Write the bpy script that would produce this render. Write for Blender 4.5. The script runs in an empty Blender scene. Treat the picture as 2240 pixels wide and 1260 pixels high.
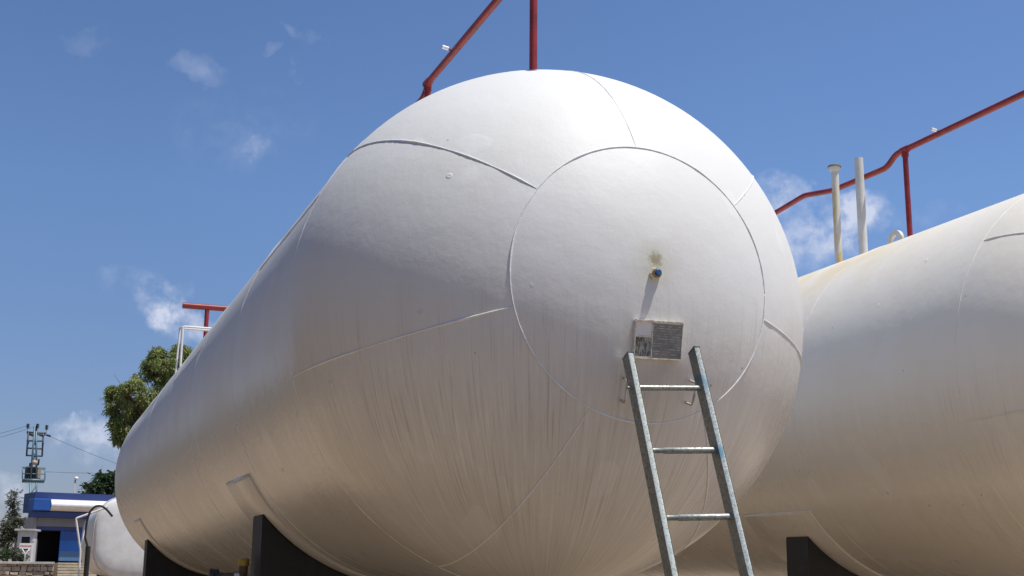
import bpy, bmesh, math, random
from mathutils import Vector, Matrix, noise
from mathutils.bvhtree import BVHTree
R = math.radians
random.seed(7)
S = bpy.context.scene
COL = S.collection

# ------------------------------------------------------------------ camera
EYE = 1.55                     # camera height
AX = EYE + 1.53682             # height of the tank axes
CL = Vector((-3.021581, -7.548642, EYE))
FWD = Vector((0.341277, 0.914671, 0.21658)).normalized()
RGT = Vector((0.936198, -0.351366, 0.008689)).normalized()
UPV = RGT.cross(FWD).normalized()
cam_d = bpy.data.cameras.new('camera'); cam = bpy.data.objects.new('camera', cam_d); COL.objects.link(cam)
cam_d.sensor_width = 36.0; cam_d.lens = 36.0 * 2799.43 / 2240.0
cam_d.clip_start = 0.05; cam_d.clip_end = 6000
m = Matrix((RGT, UPV, -FWD)).transposed().to_4x4(); m.translation = CL
cam.matrix_world = m
S.camera = cam
FPX = 2799.43
def ray(px, py):
    return (FWD * FPX + RGT * (px - 1120) - UPV * (py - 630)).normalized()
def at(px, py, Y):             # the point of the plane y = Y seen at a photo pixel (background layout)
    d = ray(px, py); return CL + d * ((Y - CL.y) / d.y)

# ------------------------------------------------------------------ sky and sun
SUN_EL, SUN_AZ = R(69), R(45)  # azimuth measured from -Y towards +X
sdir = Vector((math.sin(SUN_AZ) * math.cos(SUN_EL), -math.cos(SUN_AZ) * math.cos(SUN_EL), math.sin(SUN_EL)))
SKY_STRENGTH, SUN_STRENGTH, EXPO = 0.11, 4.8, 0.0
W = bpy.data.worlds.new("World"); S.world = W; W.use_nodes = True
nt = W.node_tree; nt.nodes.clear()
def N(t, **kw):
    n = nt.nodes.new(t)
    for k, v in kw.items():
        if k == 'inp':
            for a, b in v.items(): n.inputs[a].default_value = b
        else: setattr(n, k, v)
    return n
def math_n(op, a, b=None, c=None):
    n = N('ShaderNodeMath', operation=op)
    for i, v in enumerate((a, b, c)):
        if v is None: continue
        if isinstance(v, (int, float)): n.inputs[i].default_value = v
        else: nt.links.new(v, n.inputs[i])
    return n.outputs[0]
sky = N('ShaderNodeTexSky', sky_type='NISHITA', sun_disc=False)
sky.sun_elevation = SUN_EL; sky.sun_rotation = math.atan2(sdir.x, sdir.y)
sky.altitude = 60; sky.air_density = 1.0; sky.dust_density = 0.3; sky.ozone_density = 3.0
geo = N('ShaderNodeTexCoord')
nrm = N('ShaderNodeVectorMath', operation='NORMALIZE'); nt.links.new(geo.outputs['Generated'], nrm.inputs[0])
D0 = nrm.outputs[0]
wn = N('ShaderNodeTexNoise', inp={'Scale': 26.0, 'Detail': 6.0, 'Roughness': 0.6}); nt.links.new(D0, wn.inputs['Vector'])
wsub = N('ShaderNodeVectorMath', operation='SUBTRACT'); nt.links.new(wn.outputs['Color'], wsub.inputs[0]); wsub.inputs[1].default_value = (.5, .5, .5)
wsc = N('ShaderNodeVectorMath', operation='SCALE'); nt.links.new(wsub.outputs[0], wsc.inputs[0]); wsc.inputs['Scale'].default_value = 0.055
wad = N('ShaderNodeVectorMath', operation='ADD'); nt.links.new(D0, wad.inputs[0]); nt.links.new(wsc.outputs[0], wad.inputs[1])
D = wad.outputs[0]
nz = N('ShaderNodeTexNoise', inp={'Scale': 22.0, 'Detail': 9.0, 'Roughness': 0.62}); nt.links.new(D0, nz.inputs['Vector'])
nz2 = N('ShaderNodeTexNoise', inp={'Scale': 60.0, 'Detail': 6.0, 'Roughness': 0.6}); nt.links.new(D0, nz2.inputs['Vector'])
#   centre px, py, half width, half height (px), tilt, strength
CLOUDS = [(448, 150, 54, 32, -.1, .20), (655, 70, 42, 13, -.6, .36), (583, 98, 26, 12, .5, .10), (650, 150, 20, 26, -.5, .24),
          (545, 325, 36, 24, -.1, .21), (520, 290, 130, 80, .2, .10), (356, 672, 52, 46, -.5, .8), (412, 715, 90, 34, -.35, .7),
          (180, 950, 72, 24, 0, .7), (5, 1085, 60, 42, -.3, .55), (90, 1120, 90, 30, 0, .3), (1708, 428, 52, 42, .1, .60), (1800, 505, 112, 60, .35, .75),
          (1890, 478, 62, 56, -.2, .70), (2010, 478, 60, 26, 0, .15), (275, 620, 46, 20, .1, .20), (222, 92, 62, 26, .1, .10),
          (480, 1000, 300, 46, 0, .7), (700, 880, 200, 60, 0, .6), (-500, 900, 260, 70, 0, .9), (-900, 1050, 300, 60, .1, .9), (2700, 700, 260, 90, .2, .8)]
acc = None
for (px, py, sw, sh, tl, st) in CLOUDS:
    c = ray(px, py); rx = c.cross(Vector((0, 0, 1))).normalized(); uy = rx.cross(c).normalized()
    ct, sn = math.cos(tl), math.sin(tl)
    ax = rx * ct + uy * sn; ay = uy * ct - rx * sn
    d1 = N('ShaderNodeVectorMath', operation='DOT_PRODUCT'); nt.links.new(D, d1.inputs[0]); d1.inputs[1].default_value = ax * (FPX / sw)
    d2 = N('ShaderNodeVectorMath', operation='DOT_PRODUCT'); nt.links.new(D, d2.inputs[0]); d2.inputs[1].default_value = ay * (FPX / sh)
    d3 = N('ShaderNodeVectorMath', operation='DOT_PRODUCT'); nt.links.new(D, d3.inputs[0]); d3.inputs[1].default_value = c
    front = math_n('GREATER_THAN', d3.outputs['Value'], 0.3)
    q = math_n('ADD', math_n('POWER', math_n('ABSOLUTE', d1.outputs['Value']), 2), math_n('POWER', math_n('ABSOLUTE', d2.outputs['Value']), 2))
    v = math_n('SUBTRACT', 1.0, math_n('MULTIPLY', q, 0.62))
    v = math_n('MAXIMUM', math_n('MULTIPLY', v, front), 0.0)
    v = math_n('MULTIPLY', v, st)
    acc = v if acc is None else math_n('ADD', acc, v)
tex = math_n('ADD', math_n('MULTIPLY', nz.outputs['Fac'], 0.65), math_n('MULTIPLY', nz2.outputs['Fac'], 0.35))
edge = N('ShaderNodeMapRange', interpolation_type='SMOOTHSTEP', inp={'From Min': 0.39, 'From Max': 0.66, 'To Min': 0.0, 'To Max': 1.25}); nt.links.new(tex, edge.inputs['Value'])
cl = math_n('MULTIPLY', acc, edge.outputs['Result'])
cl = math_n('MINIMUM', cl, 0.85)
tint = N('ShaderNodeMix', data_type='RGBA', blend_type='MULTIPLY'); tint.inputs['Factor'].default_value = 1.0
nt.links.new(sky.outputs['Color'], tint.inputs['A']); 
sepz = N('ShaderNodeSeparateXYZ'); nt.links.new(D0, sepz.inputs[0])
hz = N('ShaderNodeMapRange', inp={'From Min': 0.0, 'From Max': 0.28, 'To Min': 0.0, 'To Max': 1.0}); nt.links.new(sepz.outputs[2], hz.inputs['Value'])
tc = N('ShaderNodeMix', data_type='RGBA'); nt.links.new(hz.outputs['Result'], tc.inputs['Factor']); tc.inputs['A'].default_value = (.50, .47, .62, 1); tc.inputs['B'].default_value = (.78, .875, 1.05, 1)
brt = N('ShaderNodeMapRange', inp={'From Min': 0.05, 'From Max': 0.5, 'To Min': 1.0, 'To Max': 1.15}); nt.links.new(sepz.outputs[0], brt.inputs['Value'])
tsc = N('ShaderNodeVectorMath', operation='SCALE'); nt.links.new(tc.outputs['Result'], tsc.inputs[0]); nt.links.new(brt.outputs['Result'], tsc.inputs['Scale'])
nt.links.new(tsc.outputs[0], tint.inputs['B'])
mix = N('ShaderNodeMix', data_type='RGBA'); nt.links.new(cl, mix.inputs['Factor']); nt.links.new(tint.outputs['Result'], mix.inputs['A'])
mix.inputs['B'].default_value = (6.2, 6.6, 7.9, 1)
bgn = N('ShaderNodeBackground'); nt.links.new(mix.outputs['Result'], bgn.inputs['Color']); bgn.inputs['Strength'].default_value = SKY_STRENGTH
wo = N('ShaderNodeOutputWorld'); nt.links.new(bgn.outputs[0], wo.inputs['Surface'])
sl = bpy.data.lights.new('sun', 'SUN'); sl.energy = SUN_STRENGTH; sl.angle = R(0.53); sl.color = (1.0, 0.945, 0.855)
so = bpy.data.objects.new('sun', sl); COL.objects.link(so); so.rotation_euler = sdir.to_track_quat('Z', 'Y').to_euler(); so.location = (0, 0, 30)
S.view_settings.view_transform = 'Standard'; S.view_settings.look = 'None'; S.view_settings.gamma = 1; S.view_settings.use_curve_mapping = False
S.view_settings.exposure = EXPO
S.render.engine = 'CYCLES'
S.cycles.max_bounces = 8; S.cycles.diffuse_bounces = 4

# ------------------------------------------------------------------ materials
class Mat:
    def __init__(s, name, base=(.5, .5, .5), rough=.6, metal=0.0, spec=.5):
        s.m = bpy.data.materials.new(name); s.m.use_nodes = True; s.t = s.m.node_tree
        s.b = s.t.nodes['Principled BSDF']
        s.b.inputs['Base Color'].default_value = (*base, 1); s.b.inputs['Roughness'].default_value = rough
        s.b.inputs['Metallic'].default_value = metal; s.b.inputs['Specular IOR Level'].default_value = spec
        s.tc = None
    def n(s, t, **kw):
        n = s.t.nodes.new(t)
        for k, v in kw.items():
            if k == 'inp':
                for a, b in v.items(): n.inputs[a].default_value = b
            else: setattr(n, k, v)
        return n
    def l(s, a, b): s.t.links.new(a, b)
    def obj(s):
        if not s.tc: s.tc = s.n('ShaderNodeTexCoord')
        return s.tc.outputs['Object']
    def mth(s, op, a, b=None, c=None):
        n = s.n('ShaderNodeMath', operation=op)
        for i, v in enumerate((a, b, c)):
            if v is None: continue
            if isinstance(v, (int, float)): n.inputs[i].default_value = v
            else: s.l(v, n.inputs[i])
        return n.outputs[0]
    def noise(s, scale, detail=4, rough=.55, vec=None, dist=0, squash=None):
        n = s.n('ShaderNodeTexNoise', inp={'Scale': scale, 'Detail': detail, 'Roughness': rough, 'Distortion': dist})
        v = vec or s.obj()
        if squash:
            mp = s.n('ShaderNodeMapping'); mp.inputs['Scale'].default_value = squash; s.l(v, mp.inputs['Vector']); v = mp.outputs[0]
        s.l(v, n.inputs['Vector']); return n.outputs['Fac']
    def ramp(s, v, a, b, ta=0., tb=1.):
        n = s.n('ShaderNodeMapRange', interpolation_type='SMOOTHSTEP', inp={'From Min': a, 'From Max': b, 'To Min': ta, 'To Max': tb}); s.l(v, n.inputs['Value']); return n.outputs['Result']
    def mix(s, f, A, B, blend='MIX'):
        n = s.n('ShaderNodeMix', data_type='RGBA', blend_type=blend)
        for k, v in (('Factor', f), ('A', A), ('B', B)):
            if isinstance(v, (int, float)): n.inputs[k].default_value = v
            elif isinstance(v, tuple): n.inputs[k].default_value = (*v, 1)
            else: s.l(v, n.inputs[k])
        return n.outputs['Result']
    def color(s, o): s.l(o, s.b.inputs['Base Color'])
    def rough(s, o): s.l(o, s.b.inputs['Roughness'])
    def bump(s, h, strength=.3, dist=.01, prev=None):
        n = s.n('ShaderNodeBump', inp={'Strength': strength, 'Distance': dist}); s.l(h, n.inputs['Height'])
        if prev: s.l(prev, n.inputs['Normal'])
        s.l(n.outputs[0], s.b.inputs['Normal']); return n.outputs[0]

def noisy(name, c1, c2, scale=6, rough=.6, metal=0., bump=.0, bdist=.01, squash=None, detail=5, lo=.35, hi=.65, spec=.5):
    k = Mat(name, c1, rough, metal, spec); nn = k.noise(scale, detail, squash=squash)
    k.color(k.mix(k.ramp(nn, lo, hi), c1, c2))
    if bump: k.bump(k.noise(scale * 3, 4), bump, bdist)
    return k.m

def tank_paint(name, base, warm, stain=False):
    k = Mat(name, base, .45, 0, .42)
    sep = k.n('ShaderNodeSeparateXYZ'); k.l(k.obj(), sep.inputs[0]); X, Y, Z = sep.outputs
    # run-down coordinate: azimuth round the head, length along the shell
    ny = k.mth('MULTIPLY', Y, -1.0)
    az = k.mth('ARCTAN2', X, k.mth('MAXIMUM', ny, 0.0001))
    run = k.mth('SUBTRACT', k.mth('MULTIPLY', az, 1.65), k.mth('MAXIMUM', Y, 0.0))
    cmb = k.n('ShaderNodeCombineXYZ'); k.l(run, cmb.inputs[0]); k.l(k.mth('MULTIPLY', Z, 0.05), cmb.inputs[2])
    st1 = k.n('ShaderNodeTexNoise', inp={'Scale': 38.0, 'Detail': 5.0, 'Roughness': .72}); k.l(cmb.outputs[0], st1.inputs['Vector'])
    st2 = k.n('ShaderNodeTexNoise', inp={'Scale': 74.0, 'Detail': 5.0, 'Roughness': .6}); 
    cm2 = k.n('ShaderNodeCombineXYZ'); k.l(run, cm2.inputs[0]); k.l(k.mth('MULTIPLY', Z, 0.03), cm2.inputs[2]); k.l(cm2.outputs[0], st2.inputs['Vector'])
    # where each run starts varies with its azimuth
    cm3 = k.n('ShaderNodeCombineXYZ'); k.l(run, cm3.inputs[0]); st3 = k.n('ShaderNodeTexNoise', inp={'Scale': 9.0, 'Detail': 4.0, 'Roughness': .8}); k.l(cm3.outputs[0], st3.inputs['Vector'])
    start = k.ramp(k.mth('ADD', Z, k.mth('MULTIPLY', k.mth('SUBTRACT', st3.outputs['Fac'], .5), 1.3)), .05, -.75)
    onhead = k.ramp(Y, .9, .1, .4, 1.0)
    dark = k.mth('MULTIPLY', k.mth('MULTIPLY', start, onhead), k.ramp(st2.outputs['Fac'], .50, .70))
    lite = k.mth('MULTIPLY', k.mth('MULTIPLY', start, onhead), k.ramp(st1.outputs['Fac'], .45, .66))
    mott = k.noise(1.1, 5, .6)
    c = k.mix(k.ramp(mott, .3, .72), base, warm)
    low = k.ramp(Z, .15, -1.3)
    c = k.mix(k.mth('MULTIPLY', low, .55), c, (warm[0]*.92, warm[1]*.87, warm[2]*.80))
    c = k.mix(k.mth('MULTIPLY', start, .20), c, (.44, .37, .29))
    c = k.mix(k.mth('MULTIPLY', lite, .60), c, (.76, .72, .63))
    c = k.mix(k.mth('MULTIPLY', dark, .42), c, (.28, .24, .195))
    fine = k.noise(34, 6, .7)
    c = k.mix(k.mth('MULTIPLY', k.ramp(fine, .62, .78), .10), c, (.35, .31, .27))
    # chips and specks
    vor = k.n('ShaderNodeTexVoronoi', inp={'Scale': 3.4}); k.l(k.obj(), vor.inputs['Vector'])
    c = k.mix(k.mth('MULTIPLY', k.mth('LESS_THAN', vor.outputs['Distance'], .028), .55), c, (.16, .12, .10))
    if not stain:
        # dirt round the outlet in the middle of the head
        dx = k.mth('ADD', X, .01); dz = k.mth('SUBTRACT', Z, .055)
        rr = k.mth('SQRT', k.mth('ADD', k.mth('POWER', dx, 2), k.mth('POWER', dz, 2)))
        hd = k.mth('LESS_THAN', Y, -1.2)
        nn = k.noise(26, 5, .65)
        halo = k.mth('MULTIPLY', k.ramp(k.mth('ADD', rr, k.mth('MULTIPLY', nn, .10)), .26, .06), hd)
        c = k.mix(k.mth('MULTIPLY', halo, .45), c, (.50, .49, .35))
        dz2 = k.mth('SUBTRACT', Z, .085); r2 = k.mth('SQRT', k.mth('ADD', k.mth('POWER', dx, 2), k.mth('POWER', k.mth('MULTIPLY', dz2, .8), 2)))
        sp = k.mth('MULTIPLY', k.ramp(k.mth('ADD', r2, k.mth('MULTIPLY', k.noise(60, 4, .7), .10)), .105, .062), hd)
        c = k.mix(k.mth('MULTIPLY', sp, .8), c, (.27, .24, .12))
        # brown tint under the data plate
        dxx = k.mth('ABSOLUTE', k.mth('SUBTRACT', X, .02)); und = k.mth('MULTIPLY', k.mth('MULTIPLY', k.ramp(dxx, .28, .12), k.ramp(Z, -.42, -.5)), k.ramp(Z, -.9, -.5))
        c = k.mix(k.mth('MULTIPLY', k.mth('MULTIPLY', und, hd), .30), c, (.42, .33, .25))
    else:
        # yellow bloom on the shoulder below the vent pipes
        a = k.mth('MULTIPLY', k.ramp(Y, .8, 2.2), k.ramp(Y, 8.5, 4.6)); b = k.ramp(Z, .75, 1.4)
        f = k.mth('MULTIPLY', k.mth('MULTIPLY', a, b), k.ramp(k.noise(1.7, 5, .6), .30, .62))
        c = k.mix(k.mth('MULTIPLY', f, .85), c, (.73, .63, .42))
    v2 = k.n('ShaderNodeTexVoronoi', inp={'Scale': 2.1}); k.l(k.obj(), v2.inputs['Vector'])
    spat = k.ramp(v2.outputs['Distance'], .05, .02)
    patch = k.mth('MULTIPLY', k.ramp(k.noise(2.6, 2, .4, squash=(1, 1, .7)), .60, .635), k.ramp(k.noise(.9, 1, .5), .48, .56))
    c = k.mix(k.mth('MULTIPLY', patch, .2), c, (.82, .82, .80))
    k.color(c)
    chalk = k.ramp(Z, -.55, .55, .27, .60)      # chalked by the sun on top, cleaner and glossier low down
    k.rough(k.mth('ADD', k.mth('ADD', chalk, k.ramp(mott, .3, .7, -.03, .05)), k.mth('MULTIPLY', dark, .15)))
    b1 = k.bump(k.noise(1.6, 3, .5), .20, .05)
    b2 = k.bump(k.noise(9, 5, .62), .22, .010, b1)
    b2 = k.bump(k.noise(30, 4, .6), .14, .005, b2)
    b3 = k.bump(k.noise(150, 3, .6), .10, .0015, b2)
    b3 = k.bump(k.mth('ADD', k.mth('MULTIPLY', spat, k.noise(120, 3, .8)), k.mth('MULTIPLY', patch, .15)), .9, .006, b3)
    k.bump(st1.outputs['Fac'], .05, .01, b3)
    return k.m

M = {}
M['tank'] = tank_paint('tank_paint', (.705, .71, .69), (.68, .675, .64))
M['tank_b'] = tank_paint('tank_paint_stained', (.81, .77, .685), (.78, .73, .63), True)
k = Mat('weld_paint', (.76, .77, .765), .42); k.bump(k.noise(90, 4, .7), .5, .004); M['weld'] = k.m
k = Mat('red_pipe', (.30, .030, .022), .42)
k.color(k.mix(k.ramp(k.noise(7, 5), .35, .7), (.29, .024, .020), (.18, .017, .015))); k.bump(k.noise(12, 3), .1, .003); M['red'] = k.m
M['white'] = noisy('white_paint', (.78, .78, .76), (.70, .69, .65), 5, .45)
M['vent_w'] = noisy('vent_pipe_white', (.70, .70, .66), (.60, .59, .53), 4, .5, bump=.1)
k = Mat('vent_pipe_yellowed', (.68, .66, .58), .5)
c = k.mix(k.ramp(k.noise(6, 5, .6, squash=(1, 1, .22)),   .42, .58), (.68, .66, .58), (.62, .43, .13)); k.color(c); M['vent_y'] = k.m
M['flange'] = noisy('dull_flange', (.30, .30, .24), (.20, .19, .14), 18, .6, bump=.2)
k = Mat('galvanised', (.46, .48, .47), .42, .75)
n1 = k.noise(75, 6, .75); c = k.mix(k.ramp(n1, .34, .70), (.42, .445, .42), (.17, .19, .17))
n2 = k.noise(5, 3, .6); c = k.mix(k.mth('MULTIPLY', k.ramp(n2, .62, .72), .35), c, (.10, .26, .34))
k.color(c); k.rough(k.ramp(n1, .3, .7, .36, .62)); k.bump(n1, .25, .004); M['galv'] = k.m
k = Mat('galvanised_blue_worn', (.46, .48, .47), .42, .6)
n1 = k.noise(75, 6, .75); c = k.mix(k.ramp(n1, .34, .70), (.42, .445, .42), (.16, .185, .175))
c = k.mix(k.mth('MULTIPLY', k.ramp(k.noise(3.1, 3, .6), .54, .64), .75), c, (.05, .18, .26))
k.color(c); k.bump(n1, .25, .004); M['galv_b'] = k.m
k = Mat('black_saddle_paint', (.012, .014, .015), .6)
c = k.mix(k.ramp(k.noise(5, 6, .7), .45, .7), (.009, .010, .010), (.020, .020, .019)); c = k.mix(k.mth('MULTIPLY', k.ramp(k.noise(26, 5, .7, squash=(1, 1, .3)), .60, .74), .5), c, (.07, .062, .052)); k.color(c); k.bump(k.noise(30, 5, .7), .3, .004); M['saddle'] = k.m
M['rustblk'] = noisy('rubber_pad', (.02, .015, .012), (.05, .03, .02), 30, .8)
M['bracket'] = noisy('bracket_paint', (.62, .62, .58), (.36, .31, .24), 40, .5)
M['brass'] = noisy('rusty_brass', (.42, .33, .20), (.16, .10, .06), 50, .5, .3, bump=.3, bdist=.002)
M['cream'] = noisy('cream_nut', (.74, .68, .52), (.45, .36, .22), 45, .45)
M['blue_cap'] = noisy('blue_cap', (.015, .07, .20), (.03, .10, .24), 60, .4)
M['frame'] = noisy('plate_frame', (.80, .76, .66), (.52, .46, .36), 45, .5, bump=.3, bdist=.003)
k = Mat('plate_dark', (.15, .15, .145), .5, .35)
rows = k.ramp(k.noise(1.0, 2, .5, squash=(42, 1, 92)), .40, .66)
wv = k.n('ShaderNodeSeparateXYZ'); k.l(k.obj(), wv.inputs[0]); ln = k.ramp(k.mth('SINE', k.mth('MULTIPLY', wv.outputs[2], 480.0)), -.2, .5)
c = k.mix(k.mth('MULTIPLY', rows, ln), (.20, .198, .19), (.42, .42, .41))
c = k.mix(k.mth('MULTIPLY', k.ramp(k.noise(20, 5, .6), .45, .72), .8), c, (.25, .23, .18)); k.color(c); M['plate'] = k.m
k = Mat('plate_small', (.12, .11, .09), .5)
c = k.mix(k.ramp(k.noise(34, 5, .65, squash=(2.2, 1, .7)), .44, .60), (.10, .085, .065), (.33, .34, .31)); k.color(c); M['plate2'] = k.m
k = Mat('ground_soil', (.42, .34, .26), .9)
g1 = k.noise(.12, 6, .6); g2 = k.noise(2.5, 6, .65)
c = k.mix(k.ramp(g1, .38, .62), (.32, .235, .15), (.26, .19, .12)); c = k.mix(k.mth('MULTIPLY', k.ramp(g2, .45, .7), .4), c, (.26, .21, .16)); k.color(c); k.bump(g2, .5, .05); M['ground'] = k.m
M['concrete'] = noisy('dark_slab', (.20, .15, .10), (.16, .12, .08), .8, .85, bump=.3, bdist=.01)  # tone of the dark slab added to cut bounce light
M['pale'] = noisy('bounce_strip', (.40, .305, .205), (.33, .25, .165), .9, .85, bump=.3, bdist=.01)
M['pale_slab'] = noisy('bounce_slab', (.50, .40, .29), (.42, .33, .23), .9, .85, bump=.3, bdist=.01)
M['dark_strip'] = noisy('dark_strip', (.07, .065, .06), (.05, .047, .044), 3, .9, bump=.4, bdist=.01)
M['stone'] = noisy('wall_stone', (.52, .42, .30), (.34, .27, .19), 3.5, .9, bump=.6, bdist=.04)
M['mortar'] = noisy('wall_mortar', (.22, .17, .13), (.15, .12, .09), 5, .95)
M['coping'] = noisy('coping_concrete', (.50, .50, .46), (.40, .40, .37), 3, .8)
M['step'] = noisy('step_concrete', (.54, .46, .34), (.44, .37, .27), 3, .85)
M['block_brown'] = noisy('added_block_brown', (.085, .07, .055), (.06, .05, .04), .6, .7)
M['navy'] = noisy('navy_cladding', (.022, .045, .16), (.03, .055, .19), .8, .45)
M['blue'] = noisy('blue_cladding', (.012, .075, .30), (.016, .09, .34), .8, .42)
M['blue_hi'] = noisy('bright_blue_panel', (.012, .13, .46), (.016, .15, .50), .8, .4)
M['blue_pale'] = noisy('faded_blue_panel', (.07, .17, .34), (.09, .20, .36), 1.2, .5)
M['shutter'] = noisy('grey_shutter', (.22, .215, .22), (.26, .255, .26), 1, .6)
M['interior'] = noisy('dark_interior', (.008, .008, .008), (.012, .012, .012), 2, .9)
M['boothwall'] = noisy('booth_wall', (.62, .63, .62), (.50, .50, .49), 1.5, .6)
M['grey'] = noisy('grey_wall', (.34, .33, .33), (.28, .27, .27), 1, .7)
M['glass_dk'] = noisy('dark_window_glass', (.02, .022, .026), (.03, .03, .035), 2, .12)
M['sign_red'] = noisy('sign_red', (.55, .03, .05), (.60, .06, .08), 5, .5)
M['teal'] = noisy('pylon_teal_steel', (.09, .17, .22), (.13, .22, .27), 2, .5, .2)
M['pylon_dk'] = noisy('pylon_dark_steel', (.05, .06, .07), (.07, .08, .09), 2, .6)
M['insul'] = noisy('insulator_black', (.015, .013, .02), (.03, .02, .025), 8, .35)
M['trafo'] = noisy('transformer_green', (.03, .05, .04), (.05, .07, .05), 5, .5)
M['beige'] = noisy('beige_box', (.46, .38, .28), (.40, .33, .25), 5, .6)
M['hose'] = noisy('black_rubber', (.012, .012, .013), (.02, .02, .02), 8, .5)
M['yellow'] = noisy('yellow_valve_cap', (.55, .36, .04), (.38, .24, .04), 30, .5)
M['brown'] = noisy('brown_rusty_pipe', (.17, .10, .045), (.09, .055, .03), 22, .6)
M['wire'] = noisy('cable_dark', (.06, .06, .065), (.08, .08, .08), 2, .6)
M['lamp'] = noisy('lamp_white', (.85, .86, .88), (.80, .82, .85), 3, .3)
M['bark'] = noisy('bark', (.13, .09, .06), (.07, .05, .035), 5, .9, bump=.6, bdist=.03)
def leafmat(name, a, b, c):
    k = Mat(name, a, .55, 0, .35); ob = k.n('ShaderNodeObjectInfo')
    n1 = k.noise(.55, 3, .6); n2 = k.noise(3.2, 3, .6)
    cc = k.mix(k.ramp(n1, .36, .64), a, b); cc = k.mix(k.mth('MULTIPLY', k.ramp(n2, .48, .66), .8), cc, c); k.color(cc)
    k.b.inputs['Transmission Weight'].default_value = 0
    tr = k.n('ShaderNodeBsdfTranslucent'); k.l(cc, tr.inputs['Color']); ms = k.n('ShaderNodeMixShader'); ms.inputs[0].default_value = .3
    out = [x for x in k.t.nodes if x.type == 'OUTPUT_MATERIAL'][0]
    k.l(k.b.outputs[0], ms.inputs[1]); k.l(tr.outputs[0], ms.inputs[2]); k.l(ms.outputs[0], out.inputs[0]); return k.m
M['leaf'] = leafmat('leaves_olive_green', (.17, .24, .055), (.24, .30, .09), (.28, .22, .11))
M['leaf_dk'] = leafmat('leaves_dark_green', (.04, .08, .03), (.06, .10, .04), (.08, .09, .05))
M['leaf_gr'] = leafmat('leaves_dusty', (.11, .13, .085), (.15, .16, .11), (.17, .15, .10))

# ------------------------------------------------------------------ builders
def link(name, bm, mat, parent=None, loc=None, smooth=True, angle=None):
    me = bpy.data.meshes.new(name)
    bm.normal_update(); bm.to_mesh(me); bm.free()
    mats = mat if isinstance(mat, (list, tuple)) else [mat]
    for x in mats: me.materials.append(x)
    for p in me.polygons: p.use_smooth = smooth
    if smooth and angle: me.set_sharp_from_angle(angle=R(angle))
    o = bpy.data.objects.new(name, me); COL.objects.link(o)
    if parent: o.parent = parent
    if loc is not None: o.location = loc
    return o
def empty(name, loc=(0, 0, 0), rz=0):
    o = bpy.data.objects.new(name, None); o.empty_display_size = .3; COL.objects.link(o); o.location = loc; o.rotation_euler = (0, 0, rz); return o
def tag(o, label=None, cat=None, group=None, kind=None):
    for a, b in (('label', label), ('category', cat), ('group', group), ('kind', kind)):
        if b: o[a] = b
    return o
def box(bm, c, s, rot=None, bev=0, mi=0, rand=0):
    r = bmesh.ops.create_cube(bm, size=1.0); vs = r['verts']
    mt = Matrix.Translation(Vector(c)) @ (rot.to_4x4() if rot else Matrix()) @ Matrix.Diagonal((*s, 1))
    for v in vs:
        v.co = mt @ v.co
        if rand: v.co += Vector([random.uniform(-rand, rand) for _ in range(3)])
    fs = set(f for v in vs for f in v.link_faces)
    for f in fs: f.material_index = mi
    if bev:
        es = list(set(e for v in vs for e in v.link_edges))
        bmesh.ops.bevel(bm, geom=es, offset=bev, segments=2, affect='EDGES', profile=.6)
def tube(bm, pts, r, seg=12, cap=True, mi=0):
    pts = [Vector(p) for p in pts]; n = len(pts)
    rr = r if isinstance(r, (list, tuple)) else [r] * n
    rings = []; up = None
    for i, p in enumerate(pts):
        t = (pts[min(i + 1, n - 1)] - pts[max(i - 1, 0)]).normalized()
        if up is None:
            up = t.orthogonal().normalized()
        up = (up - t * up.dot(t)).normalized(); sd = t.cross(up)
        rings.append([bm.verts.new(p + (up * math.cos(2 * math.pi * j / seg) + sd * math.sin(2 * math.pi * j / seg)) * rr[i]) for j in range(seg)])
    for a, b in zip(rings, rings[1:]):
        for j in range(seg):
            f = bm.faces.new((a[j], a[(j + 1) % seg], b[(j + 1) % seg], b[j])); f.material_index = mi
    if cap:
        for rg, rv in ((rings[0], True), (rings[-1], False)):
            f = bm.faces.new(list(reversed(rg)) if rv else rg); f.material_index = mi
def bend(pts, rad=.06, k=6):          # round the corners of a polyline
    pts = [Vector(p) for p in pts]; out = [pts[0]]
    for a, b, c in zip(pts, pts[1:], pts[2:]):
        d = min(rad, (a - b).length * .45, (c - b).length * .45)
        p, q = b + (a - b).normalized() * d, b + (c - b).normalized() * d
        for i in range(k + 1):
            t = i / k; out.append(p * (1 - t) ** 2 + b * 2 * t * (1 - t) + q * t * t)
    out.append(pts[-1]); return out
def lathe(bm, prof, seg=48, axis='Z', c=(0, 0, 0), mi=0):
    rings = []
    for (r, h) in prof:
        ring = []
        for j in range(seg):
            a = 2 * math.pi * j / seg; x, y = r * math.cos(a), r * math.sin(a)
            v = {'Z': (x, y, h), 'Y': (x, h, y), 'X': (h, x, y)}[axis]
            ring.append(bm.verts.new(Vector(v) + Vector(c)))
        rings.append(ring)
    for a, b in zip(rings, rings[1:]):
        for j in range(seg):
            f = bm.faces.new((a[j], a[(j + 1) % seg], b[(j + 1) % seg], b[j])); f.material_index = mi
    for rg in (rings[0], rings[-1]):
        f = bm.faces.new(rg); f.material_index = mi
    bmesh.ops.recalc_face_normals(bm, faces=bm.faces[:])
def copy_thing(o, parent=None):
    c = o.copy(); COL.objects.link(c)
    if parent: c.parent = parent
    for ch in [x for x in bpy.data.objects if x.parent == o]: copy_thing(ch, c)
    return c

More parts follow.
